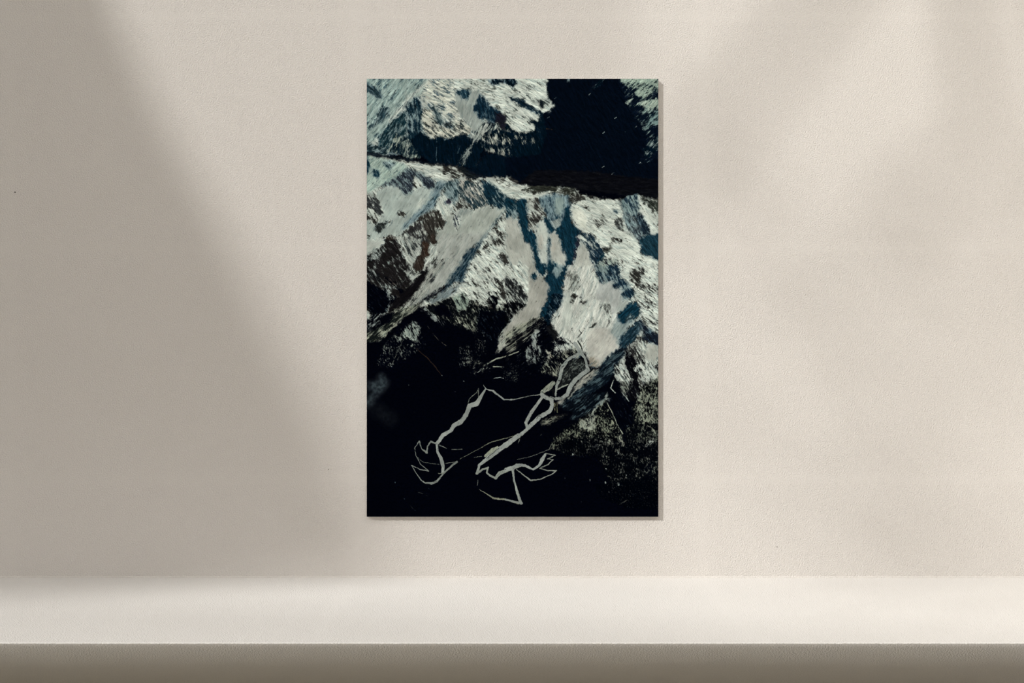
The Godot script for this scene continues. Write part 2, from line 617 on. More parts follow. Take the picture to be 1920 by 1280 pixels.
func draw_far_range():
	# the range across the valley
	ar(1, "L", "M", 0.68, 50, [40, 40, 1900, 40, 1900, 760, 1640, 640, 1500, 560, 1400, 700, 1300, 780, 1200, 720, 1000, 790, 880, 800, 820, 790, 700, 680, 600, 760, 560, 960, 300, 980, 40, 940])
	ar(1, [150, 165, 160], [58, 80, 90], 0.78, -50, [40, 40, 820, 40, 700, 250, 520, 330, 350, 560, 180, 760, 40, 860], 0.8)
	ar(1, "M", "D", 0.3, 50, [50, 100, 120, 140, 190, 200, 250, 280, 190, 300, 100, 230, 50, 220])
	ar(1, "S", "D", 0.35, -60, [220, 380, 320, 400, 310, 480, 220, 560, 110, 660, 60, 640, 160, 540])
	ar(1, "L", "M", 0.85, -50, [830, 60, 740, 150, 640, 250, 480, 430, 330, 580, 300, 560, 440, 400, 560, 260, 700, 130, 790, 60])
	ar(1, "S", [14, 34, 46], 0.36, 82, [520, 380, 620, 270, 700, 330, 720, 640, 640, 760, 560, 780, 540, 700])
	ar(1, "S", [20, 42, 50], 0.35, -60, [350, 560, 430, 500, 520, 430, 520, 740, 400, 720, 300, 900, 190, 860, 180, 760, 260, 660], 1.2)
	ar(1, [152, 158, 146], [12, 28, 38], 0.42, -70, [300, 920, 400, 710, 520, 760, 570, 760, 700, 1000, 560, 1020, 440, 960], 1.3, 5.0)
	ar(1, [198, 194, 180], [44, 52, 54], 0.64, 40, [720, 420, 880, 430, 980, 600, 1150, 540, 1300, 640, 1280, 740, 1000, 770, 860, 790, 760, 700, 700, 540])
	ar(1, [196, 195, 183], "M", 0.7, 30, [780, 80, 1080, 60, 1110, 300, 1160, 560, 950, 480, 700, 260])
	ar(1, "M", [30, 38, 42], 0.3, 45, [980, 580, 1100, 600, 1090, 660, 1000, 650])
	ar(1, "S", [34, 50, 56], 0.4, 55, [840, 370, 930, 470, 980, 620, 900, 600, 850, 480])
	ar(1, [147, 153, 148], "M", 0.95, -70, [1110, 200, 1400, 190, 1400, 460, 1440, 560, 1340, 740, 1290, 600, 1180, 520, 1110, 330])
	ar(1, "W", [66, 70, 66], 0.78, 22, [1080, 50, 1900, 50, 1900, 680, 1760, 600, 1700, 500, 1540, 350, 1420, 220, 1400, 190, 1110, 180])
	ar(1, "S", [24, 48, 62], 0.25, 75, [1100, 190, 1290, 190, 1260, 300, 1200, 300, 1130, 230])
	ar(1, "M", "N", 0.3, 75, [1500, 60, 1856, 60, 1840, 170, 1780, 160, 1700, 100, 1560, 130])
	ar(1, "M", [12, 32, 46], 0.22, 80, [1405, 240, 1540, 380, 1680, 470, 1780, 610, 1600, 600, 1560, 560, 1410, 520, 1330, 420])
	ar(1, "R", [22, 22, 32], 0.1, 45, [1600, 460, 1720, 490, 1790, 600, 1880, 690, 1880, 800, 1700, 670, 1590, 590])
	ar(1, [48, 60, 62], "N", 0.06, 80, [700, 690, 820, 800, 900, 740, 1000, 790, 1220, 720, 1300, 790, 1420, 760, 1500, 760, 1350, 1130, 1130, 1110, 820, 1060, 640, 940, 570, 790])
	ar(1, "G", "N", 0.58, -58, [1440, 560, 1640, 600, 1600, 720, 1440, 760, 1320, 860, 1240, 960, 1130, 1090, 1180, 1000, 1290, 860, 1330, 740], 1.3, 6.0)
	ar(1, [172, 170, 158], "N", 0.42, 75, [1420, 740, 1640, 640, 1740, 690, 1800, 980, 1700, 1000, 1600, 960, 1480, 930, 1440, 860])
	ar(1, [20, 32, 40], [3, 13, 24], 0.03, 80, [1350, 1130, 1480, 950, 1600, 970, 1800, 1000, 1900, 1000, 1900, 1260, 1400, 1230, 1230, 1140])
	ar(1, "S", [20, 36, 44], 0.36, -20, [40, 820, 300, 900, 300, 980, 40, 950])
	li(1, "G", 0.75, [1310, 870, 20, 1270, 960, 30, 1190, 1095, 34], "N", true)
	li(1, "H", 0.6, [1500, 870, 8, 1420, 1000, 10, 1350, 1120, 12], "N", true)
	li(1, "G", 0.78, [530, 200, 14, 525, 420, 12, 530, 700, 18, 545, 980, 24], "D", true)
	li(1, "M", 0.6, [890, 760, 8, 885, 1040, 8], "N")
	li(1, "M", 0.6, [1170, 860, 8, 1140, 950, 8], "N")
	li(1, "G", 0.55, [1775, 760, 14, 1790, 980, 10], "N", true)
	# the valley in shadow behind the ridge
	ar(2, [14, 22, 32], [3, 8, 18], 0.02, 60, [-10, 40, 1840, 40, 1840, 1300, -10, 1300])
	ar(2, [70, 78, 76], "N", 0.06, 75, [-10, 560, 430, 480, 480, 700, 400, 960, -10, 1000])
	ar(2, "W", [46, 54, 54], 0.8, 38, [-10, 50, 500, 50, 480, 160, 510, 230, 480, 280, 580, 380, 500, 460, 440, 470, 380, 560, 260, 560, 340, 620, 320, 690, 180, 720, 60, 660, -10, 580])
	ar(2, "M", "N", 0.3, 70, [-10, 55, 110, 60, 120, 130, 60, 160, -10, 110])
	ar(2, "R", [12, 20, 26], 0.15, 60, [390, 310, 450, 330, 440, 410, 400, 400])
	ar(2, "M", [8, 24, 36], 0.15, 40, [30, 270, 180, 310, 300, 390, 450, 480, 420, 500, 290, 440, 170, 370, 60, 310])
	ar(2, [160, 158, 146], "N", 0.25, 70, [-10, 580, 120, 700, 330, 690, 430, 810, 200, 850, 60, 780, 60, 1000, -10, 1000])
	ar(2, [130, 146, 138], [5, 12, 24], 0.2, -40, [1350, 50, 1840, 50, 1840, 1000, 1600, 1080, 1700, 760, 1480, 420])
	ar(2, [150, 163, 150], [16, 28, 36], 0.68, -40, [1360, 50, 1840, 50, 1840, 180, 1640, 280, 1540, 250, 1560, 180, 1440, 150])
	ar(2, [158, 166, 154], "N", 0.8, -35, [1430, 330, 1520, 285, 1500, 360, 1430, 365])
	ar(2, [150, 160, 148], "N", 0.76, -40, [1640, 330, 1840, 280, 1840, 400, 1700, 430, 1620, 385, 1500, 380])
	ar(2, [116, 136, 134], "N", 0.68, -45, [1720, 480, 1840, 430, 1840, 580, 1740, 620, 1640, 690, 1690, 560])
	ar(2, [120, 130, 128], "N", 0.32, -50, [1640, 900, 1760, 780, 1840, 740, 1840, 900, 1690, 1010])
	ar(2, "S", "N", 0.7, -50, [715, 50, 790, 50, 740, 95])
	ar(2, "S", "N", 0.34, -45, [1130, 50, 1210, 50, 1090, 160, 1010, 190])
	ar(2, [18, 19, 22], [8, 9, 14], 0.2, 10, [350, 1150, 1000, 1160, 1500, 1230, 1840, 1260, 1840, 1500, 150, 1300])
	li(2, [60, 42, 30], 0.5, [480, 655, 10, 600, 665, 8], "N")
	for p in [[1310, 525], [1430, 690], [1550, 632], [1165, 700], [1160, 1110], [1275, 1190], [590, 285], [500, 520], [1740, 960], [1000, 240], [1600, 1060]]:
		li(2, "H", 0.45, [p[0] - 12, p[1] + 8, 12, p[0] + 12, p[1] - 8, 12], "N")

func draw_main_ridge():
	# everything on this side of the valley starts as rocky snow
	ar(3, "L", "R", 0.66, 55, [40, 65, 160, 85, 400, 125, 560, 150, 800, 185, 1110, 200, 1220, 300, 1300, 350, 1420, 340, 1760, 338, 1860, 410, 2030, 440, 2300, 450, 2530, 470, 2630, 540, 2830, 590, 3090, 600, 3290, 535, 3430, 590, 3560, 595, 3560, 3000, 2900, 2600, 2700, 2200, 1870, 2000, 1200, 1900, 600, 1900, 40, 2050])
	ar(3, "R", [14, 20, 28], 0.08, 10, [40, 40, 160, 60, 350, 80, 560, 130, 820, 160, 1130, 190, 1300, 270, 1450, 320, 1780, 330, 1780, 345, 1420, 345, 1300, 360, 1220, 310, 1110, 205, 800, 185, 560, 150, 400, 122, 40, 75])
	ar(3, [164, 178, 168], "M", 0.9, -42, [40, 80, 160, 90, 350, 130, 540, 190, 540, 240, 400, 360, 220, 440, 40, 550])
	ar(3, "M", "B", 0.2, 60, [40, 100, 90, 180, 80, 290, 40, 310])
	ar(3, "M", "B", 0.2, 60, [110, 240, 200, 260, 190, 350, 130, 330])
	ar(3, "S", "D", 0.45, 45, [240, 140, 330, 150, 390, 170, 340, 250, 270, 230])
	ar(3, "W", [60, 60, 54], 0.86, 20, [400, 125, 560, 155, 800, 190, 980, 210, 980, 300, 1080, 380, 900, 380, 700, 300, 640, 260, 560, 200])
	ar(3, "L", "R", 0.38, 25, [930, 210, 1110, 205, 1220, 300, 1150, 370, 1060, 350, 980, 300])
	ar(3, "R", [20, 25, 28], 0.15, 20, [1110, 200, 1230, 300, 1300, 350, 1420, 335, 1290, 290, 1200, 220])
	ar(3, "W", "R", 0.96, 5, [1240, 350, 1320, 390, 1420, 342, 1760, 338, 1785, 365, 1600, 375, 1420, 362, 1320, 398])
	ar(3, "S", [40, 46, 56], 0.42, 55, [540, 240, 640, 260, 860, 370, 850, 470, 760, 470, 700, 400, 640, 330, 600, 340, 610, 460, 580, 580, 520, 560, 430, 450, 300, 440, 200, 460, 80, 530, 300, 400])
	ar(3, [164, 172, 166], "M", 0.98, -55, [150, 560, 220, 480, 400, 440, 520, 570, 600, 500, 700, 460, 850, 490, 900, 380, 1000, 400, 940, 520, 870, 640, 840, 730, 720, 800, 560, 930, 430, 1040, 300, 1030, 40, 1100, 40, 860, 160, 920, 250, 770, 200, 600])
	ar(3, [112, 128, 134], "B", 0.8, -52, [890, 380, 1010, 400, 900, 600, 860, 700, 720, 800, 480, 970, 470, 940, 600, 810, 800, 620])
	ar(3, "W", "M", 0.95, -55, [690, 600, 740, 590, 700, 690, 640, 730])
	ar(3, "L", "R", 0.22, 60, [420, 740, 540, 770, 500, 830, 430, 800])
	ar(3, "H", [36, 40, 40], 0.1, 40, [150, 930, 200, 880, 300, 870, 270, 950, 200, 1010, 150, 980])
	ar(3, "L", "R", 0.2, 40, [320, 850, 355, 890, 310, 910])
	ar(3, "L", "R", 0.15, 40, [40, 780, 100, 830, 60, 870, 40, 870])
	ar(3, "L", "R", 0.25, 40, [40, 1010, 100, 1050, 60, 1080, 40, 1080])
	ar(3, "L", [48, 50, 52], 0.3, 50, [40, 550, 150, 580, 200, 640, 250, 740, 220, 790, 160, 760, 40, 690])
	ar(3, "L", [46, 43, 40], 0.24, 70, [830, 730, 940, 740, 1000, 900, 950, 960, 880, 960, 890, 1130, 800, 1130, 770, 1000, 740, 1040, 720, 950, 640, 850, 720, 790])
	ar(3, "L", [42, 41, 42], 0.3, 65, [540, 960, 640, 860, 700, 850, 740, 1000, 780, 1100, 800, 1290, 650, 1290, 700, 1120, 620, 1140, 560, 1040])
	ar(3, "L", "O", 0.1, 75, [720, 1110, 800, 1150, 790, 1290, 710, 1290])
	ar(3, "L", "R", 0.2, 40, [440, 1030, 520, 980, 550, 1010, 450, 1060])
	ar(3, "L", [40, 34, 31], 0.18, 60, [270, 1060, 320, 1030, 400, 1070, 480, 1200, 500, 1290, 180, 1290, 200, 1200, 280, 1150])
	ar(3, "L", [60, 62, 62], 0.82, 60, [410, 1080, 540, 1000, 700, 1150, 700, 1290, 510, 1290])
	ar(3, "S", "D", 0.62, 65, [1000, 400, 1150, 360, 1160, 560, 1110, 660, 1020, 650, 980, 540])
	ar(3, "W", "M", 0.9, 70, [880, 720, 920, 600, 1000, 560, 1060, 640, 1060, 780, 1000, 800])
	ar(3, "L", [38, 36, 52], 0.2, 60, [1010, 590, 1090, 620, 1060, 670, 1000, 650])
	ar(3, "L", "R", 0.15, 60, [1120, 700, 1160, 640, 1210, 690, 1130, 740])
	ar(3, "L", [36, 40, 52], 0.36, 65, [1070, 800, 1170, 780, 1170, 960, 1130, 1000, 1080, 900])
	ar(3, [164, 168, 160], "M", 0.99, -60, [1000, 780, 1090, 800, 1090, 900, 1130, 1010, 1190, 800, 1300, 760, 1460, 690, 1640, 720, 1740, 690, 1600, 900, 1500, 1020, 1420, 1110, 1300, 1200, 1240, 1290, 880, 1290, 900, 1000, 960, 960, 1000, 900])
	ar(3, "H", "M", 0.97, -60, [1130, 760, 1200, 720, 1330, 720, 1280, 780, 1180, 800])
	ar(3, [100, 114, 118], "B", 0.6, -52, [1750, 690, 1640, 810, 1520, 970, 1400, 1100, 1250, 1230, 1230, 1290, 1340, 1290, 1420, 1120, 1530, 1020, 1650, 860])
	ar(3, [184, 178, 168], "D", 0.42, 60, [1150, 370, 1260, 370, 1330, 420, 1400, 370, 1470, 500, 1500, 650, 1440, 690, 1400, 730, 1330, 720, 1230, 620, 1160, 560])
	ar(3, "S", [15, 37, 49], 0.2, 60, [1420, 365, 1560, 420, 1620, 480, 1690, 540, 1810, 590, 1740, 690, 1640, 720, 1600, 690, 1500, 660, 1460, 500])
	ar(3, "G", "D", 0.9, 65, [1400, 375, 1430, 420, 1460, 510, 1430, 490])
	ar(3, "W", [70, 70, 64], 0.9, 30, [1540, 385, 1700, 395, 1870, 450, 1870, 610, 1800, 590, 1700, 530, 1600, 460])
	ar(3, "L", "R", 0.22, 25, [1780, 350, 1870, 430, 1870, 460, 1720, 392, 1500, 385])
	ar(3, "W", "R", 0.62, 55, [1740, 690, 1800, 620, 1870, 640, 1870, 1290, 1400, 1290, 1420, 1130, 1540, 960, 1660, 820], 1.1)
	# the crest towards the sunlit right
	ar(4, "W", "R", 0.86, 25, [-10, 10, 60, 60, 220, 120, 300, 230, 380, 260, 140, 300, -10, 270])
	ar(4, "L", "R", 0.2, 20, [40, 15, 140, 75, 110, 110, 20, 60])
	ar(4, "L", [40, 42, 37], 0.25, 8, [160, 160, 300, 125, 560, 125, 800, 145, 830, 200, 700, 250, 560, 210, 350, 200, 220, 210])
	ar(4, "W", "R", 0.9, 5, [220, 210, 560, 220, 480, 250, 250, 290, 140, 300])
	ar(4, "M", "B", 0.1, 60, [-10, 265, 60, 270, 125, 330, 20, 365, -10, 365])
	ar(4, "S", "B", 0.55, 60, [-10, 360, 125, 330, 145, 470, 100, 540, 60, 470, -10, 540])
	ar(4, [168, 168, 160], "M", 0.98, 75, [-10, 520, 60, 500, 140, 545, 220, 780, 300, 820, 330, 1060, 350, 1140, 290, 1290, -10, 1290])
	ar(4, "L", "M", 0.8, 60, [-10, 1000, 120, 950, 260, 1150, 290, 1290, -10, 1290])
	ar(4, "M", [13, 41, 55], 0.05, 75, [120, 310, 180, 270, 250, 280, 260, 640, 330, 690, 480, 620, 600, 650, 660, 560, 690, 420, 700, 250, 760, 320, 770, 560, 870, 650, 850, 760, 820, 880, 800, 1010, 720, 1150, 710, 1290, 480, 1290, 500, 1110, 440, 1200, 360, 1130, 300, 830, 220, 780, 150, 560])
	ar(4, "L", [46, 44, 43], 0.45, 50, [230, 280, 400, 260, 420, 340, 480, 480, 420, 520, 380, 620, 320, 650, 270, 600, 250, 480, 300, 400])
	ar(4, "G", "R", 0.96, 60, [235, 285, 310, 385, 250, 435])
	ar(4, [116, 134, 140], [38, 60, 74], 0.6, 80, [380, 270, 480, 235, 580, 215, 740, 240, 760, 330, 690, 420, 690, 500, 650, 600, 580, 645, 530, 600, 500, 520, 470, 440, 400, 350], 1.2)
	ar(4, [140, 155, 152], "M", 0.95, 85, [590, 260, 690, 270, 695, 400, 640, 480, 600, 460, 580, 340])
	ar(4, "H", "M", 0.9, 60, [530, 560, 640, 500, 655, 590, 590, 645])
	ar(4, "M", "B", 0.15, -30, [540, 520, 640, 485, 600, 535])
	ar(4, "B", "B", 0.05, 60, [450, 500, 500, 520, 540, 600, 575, 655, 500, 640, 460, 580])
	ar(4, "L", "M", 0.97, 80, [340, 640, 400, 540, 450, 515, 480, 620, 515, 690, 490, 860, 500, 1090, 420, 1050, 380, 960, 360, 780])
	ar(4, [176, 176, 168], "M", 0.97, 80, [520, 700, 580, 655, 640, 760, 680, 900, 720, 1000, 700, 1120, 640, 1200, 580, 1230, 555, 1160, 560, 1090, 520, 1000, 520, 830])
	ar(4, "S", "B", 0.5, 75, [520, 1010, 620, 1060, 620, 1180, 560, 1200, 555, 1100])
	ar(4, "P", "M", 0.98, 80, [530, 780, 570, 800, 580, 920, 550, 900])
	ar(4, "P", "M", 0.98, 80, [410, 690, 440, 740, 420, 880, 390, 860])
	ar(4, "W", [56, 56, 52], 0.9, 35, [770, 370, 850, 330, 1000, 280, 1340, 285, 1400, 500, 1420, 600, 1600, 820, 1840, 1010, 1840, 1290, 1600, 1180, 1400, 1010, 1200, 980, 1160, 900, 1090, 770, 1040, 700, 940, 690, 840, 590, 780, 480])
	ar(4, [214, 214, 202], "R", 0.98, 40, [790, 400, 900, 400, 960, 520, 960, 660, 860, 590, 800, 490])
	ar(4, "L", "R", 0.25, 20, [850, 345, 1020, 375, 970, 395, 880, 370])
	ar(4, "L", "R", 0.55, 40, [960, 530, 1100, 510, 1190, 520, 1210, 600, 1000, 610])
	ar(4, "L", [56, 58, 58], 0.45, 55, [1300, 505, 1400, 515, 1400, 640, 1330, 650])
	ar(4, "L", "R", 0.42, 45, [1260, 710, 1390, 780, 1340, 835, 1260, 775])
	ar(4, "R", [36, 38, 36], 0.05, 30, [1150, 865, 1275, 858, 1200, 920])
	ar(4, "S", "M", 0.3, 20, [1280, 405, 1340, 425, 1320, 450, 1280, 435])
	ar(4, "W", "R", 0.48, 25, [750, 250, 900, 235, 1010, 290, 850, 332, 770, 365])
	ar(4, [130, 146, 146], [34, 52, 66], 0.52, 70, [1360, 300, 1440, 250, 1560, 215, 1590, 300, 1590, 430, 1560, 520, 1480, 460, 1400, 440, 1380, 380])
	ar(4, "W", "R", 0.9, 50, [1590, 300, 1640, 300, 1700, 380, 1780, 500, 1830, 700, 1720, 720, 1690, 600, 1600, 450])
	ar(4, "L", [42, 46, 42], 0.35, 45, [1590, 235, 1700, 280, 1840, 300, 1840, 470, 1740, 400, 1640, 300])
	ar(4, "S", [46, 54, 62], 0.52, 65, [1390, 440, 1480, 465, 1560, 540, 1640, 700, 1600, 780, 1500, 700, 1420, 580])
	ar(4, "M", [20, 30, 40], 0.3, 60, [1560, 520, 1600, 450, 1700, 600, 1720, 720, 1640, 700])
	ar(4, "M", [22, 46, 58], 0.06, 60, [1600, 760, 1660, 720, 1840, 700, 1840, 1020, 1700, 960, 1610, 920])
	ar(4, "L", [24, 42, 56], 0.36, 55, [870, 655, 940, 690, 1040, 705, 1100, 780, 1170, 930, 1120, 1050, 1050, 1100, 1000, 1000, 980, 900, 900, 800])
	ar(4, [172, 172, 164], "M", 0.98, -75, [860, 700, 900, 800, 980, 900, 1000, 1010, 1060, 1100, 1020, 1290, 720, 1290, 760, 1130, 820, 1000, 840, 860])
	ar(4, "L", [30, 34, 48], 0.42, 60, [850, 690, 890, 800, 850, 900, 800, 1080, 780, 1080, 820, 880])
	ar(4, "S", "B", 0.2, -55, [1170, 920, 1180, 960, 1090, 1090, 1040, 1150, 1020, 1130, 1090, 1040])
	ar(4, [150, 160, 150], [34, 38, 48], 0.5, 50, [1130, 1000, 1330, 1020, 1250, 1150, 1200, 1290, 1070, 1290, 1040, 1120])
	ar(4, "M", "B", 0.12, 70, [1250, 1180, 1330, 1050, 1345, 1160, 1340, 1290, 1240, 1290])
	ar(4, "L", "M", 0.97, 30, [1345, 1075, 1490, 1075, 1490, 1170, 1350, 1185])
	ar(4, "L", "R", 0.48, 40, [1480, 1060, 1650, 1180, 1840, 1260, 1840, 1300, 1340, 1300, 1360, 1190], 1.2)

func draw_left_slopes():
	ar(5, "H", [24, 22, 23], 0.19, 55, [40, 270, 120, 200, 280, 60, 400, 60, 480, 200, 570, 380, 620, 500, 560, 600, 470, 700, 350, 800, 280, 930, 120, 970, 40, 900])
	ar(5, "L", "M", 0.97, -20, [40, 80, 270, 40, 270, 120, 120, 200, 40, 270])
	ar(5, "H", "F", 0.55, 50, [40, 290, 200, 195, 220, 260, 80, 340])
	ar(5, "H", "F", 0.45, 55, [40, 400, 200, 470, 220, 590, 80, 490])
	ar(5, "M", "K", 0.06, 45, [40, 550, 280, 690, 350, 800, 280, 930, 120, 960, 40, 870])
	ar(5, "H", "K", 0.5, 60, [250, 590, 340, 720, 420, 760, 330, 860, 280, 930, 330, 790, 270, 680])
	ar(5, "H", "K", 0.35, 60, [390, 620, 500, 680, 470, 710, 400, 660])
	ar(5, [60, 46, 40], "K", 0.3, 50, [240, 500, 330, 530, 460, 610, 380, 600, 280, 550])
	ar(5, "L", [50, 50, 50], 0.75, 60, [410, 60, 500, 120, 560, 250, 620, 400, 640, 480, 560, 440, 480, 220])
	ar(5, "G", [48, 52, 54], 0.62, 60, [480, 20, 720, 60, 640, 260, 600, 380, 540, 250])
	ar(5, "L", "F", 0.66, -35, [480, 430, 560, 440, 620, 500, 700, 440, 820, 370, 700, 490, 600, 570, 540, 490])
	ar(5, "L", [60, 56, 54], 0.88, -55, [790, 130, 900, 130, 900, 260, 780, 390, 690, 450, 720, 400, 790, 260])
	ar(5, "H", "O", 0.1, 75, [640, 300, 720, 190, 760, 280, 700, 440, 620, 430, 610, 380])
	ar(5, "H", [50, 38, 32], 0.1, 80, [720, 60, 800, 110, 790, 260, 740, 250])
	ar(5, "H", "O", 0.12, 70, [800, 10, 880, 10, 890, 130, 840, 110])
	ar(5, [30, 28, 28], [12, 11, 14], 0.1, -45, [790, 380, 780, 470, 700, 600, 560, 780, 480, 860, 380, 900, 300, 960, 350, 820, 470, 700, 600, 580, 740, 450])
	ar(5, [156, 158, 152], [56, 58, 58], 0.95, -52, [880, -10, 1480, -10, 1380, 110, 1200, 300, 1060, 480, 1010, 590, 850, 700, 740, 750, 560, 880, 540, 840, 640, 700, 760, 540, 790, 430, 900, 260])
	ar(5, [150, 151, 144], [46, 48, 50], 0.7, -50, [780, 450, 900, 330, 980, 270, 1010, 300, 900, 470, 820, 620, 660, 790, 550, 870, 560, 790, 690, 640], 1.1, 6.0)
	ar(5, "H", "R", 0.3, -60, [830, 330, 900, 270, 890, 360, 840, 400])
	ar(5, [76, 92, 100], [22, 42, 55], 0.48, -56, [1500, -10, 1400, 110, 1260, 200, 1160, 370, 1060, 490, 1010, 590, 940, 690, 1010, 650, 1100, 570, 1210, 570, 1240, 440, 1290, 340, 1380, 180], 1.1, 5.0)
	ar(5, [122, 132, 134], "R", 0.74, -40, [820, 770, 950, 690, 1200, 580, 1100, 700, 990, 780, 880, 840, 800, 820])
	ar(5, [80, 82, 84], [14, 16, 22], 0.3, -35, [660, 830, 740, 760, 1000, 610, 1050, 600, 900, 710, 780, 790])
	ar(5, "Y", [18, 22, 22], 0.38, -40, [560, 870, 740, 800, 500, 1000, 200, 1290, 40, 1290, 40, 1190, 350, 1030, 380, 900], 1.2, 7.0)
	ar(5, "Y", "F", 0.8, -42, [700, 860, 560, 960, 370, 1120, 200, 1290, 150, 1290, 330, 1120, 500, 990, 640, 880], 1.2, 7.0)
	ar(5, "H", "K", 0.4, -45, [110, 960, 230, 950, 210, 1060, 100, 1140, 40, 1160, 60, 1080])
	ar(5, "W", [36, 36, 36], 0.76, 50, [1290, 340, 1400, 160, 1480, 20, 1700, 0, 1740, 330, 1780, 480, 1870, 640, 1870, 770, 1740, 820, 1700, 780, 1620, 900, 1500, 760, 1440, 860, 1300, 780, 1200, 880, 1110, 840, 1080, 740, 1210, 600], 1.1, 4.0)
	ar(5, "L", "R", 0.12, 40, [1450, 145, 1490, 115, 1525, 145, 1460, 168])
	ar(5, "L", "R", 0.5, 55, [1520, -10, 1740, -10, 1660, 150, 1560, 120])
	ar(5, "L", "R", 0.1, 55, [1640, 215, 1740, 260, 1765, 360, 1690, 345])
	ar(5, "L", "R", 0.1, 65, [1610, 550, 1680, 600, 1750, 830, 1680, 760])
	ar(5, "L", "R", 0.42, 50, [1290, 500, 1400, 560, 1410, 650, 1320, 600])
	ar(5, "G", "K", 0.2, 60, [1500, 660, 1540, 740, 1630, 760, 1600, 930, 1520, 830])
	ar(5, [166, 166, 158], "M", 0.97, 75, [1740, -10, 1870, -10, 1870, 560, 1800, 430, 1755, 250])
	ar(5, "Y", [7, 9, 13], 0.3, 60, [760, 860, 1100, 740, 1200, 880, 1300, 780, 1440, 860, 1620, 900, 1740, 820, 1870, 780, 1870, 980, 1700, 1100, 1620, 1290, 1400, 1290, 1350, 1160, 1150, 1110, 980, 1010, 880, 1030], 1.2)
	ar(5, [140, 152, 140], [16, 18, 22], 0.6, 65, [1090, 760, 1200, 700, 1290, 800, 1260, 900, 1130, 930])
	ar(5, "K", "K", 0.03, 60, [860, 870, 960, 830, 1040, 900, 1100, 1000, 980, 980, 900, 960])
	ar(5, "M", "K", 0.1, 60, [1400, 900, 1580, 930, 1800, 900, 1860, 980, 1700, 1110, 1620, 1290, 1430, 1290, 1380, 1080])
	ar(5, "Y", "K", 0.55, 60, [1130, 1060, 1200, 1040, 1330, 1130, 1360, 1200, 1300, 1150, 1180, 1110])
	ar(5, "H", "K", 0.6, 50, [690, 915, 760, 875, 870, 980, 990, 1080, 940, 1095, 840, 1010, 760, 940])
	ar(5, [150, 158, 150], "K", 0.58, 70, [550, 1100, 620, 1050, 660, 1100, 660, 1290, 420, 1290, 490, 1160])
	ar(5, [165, 165, 155], [40, 40, 40], 0.84, -50, [1870, 950, 1740, 1080, 1640, 1200, 1600, 1420, 1610, 1440, 1760, 1300, 1870, 1230], 1.2, 5.0)

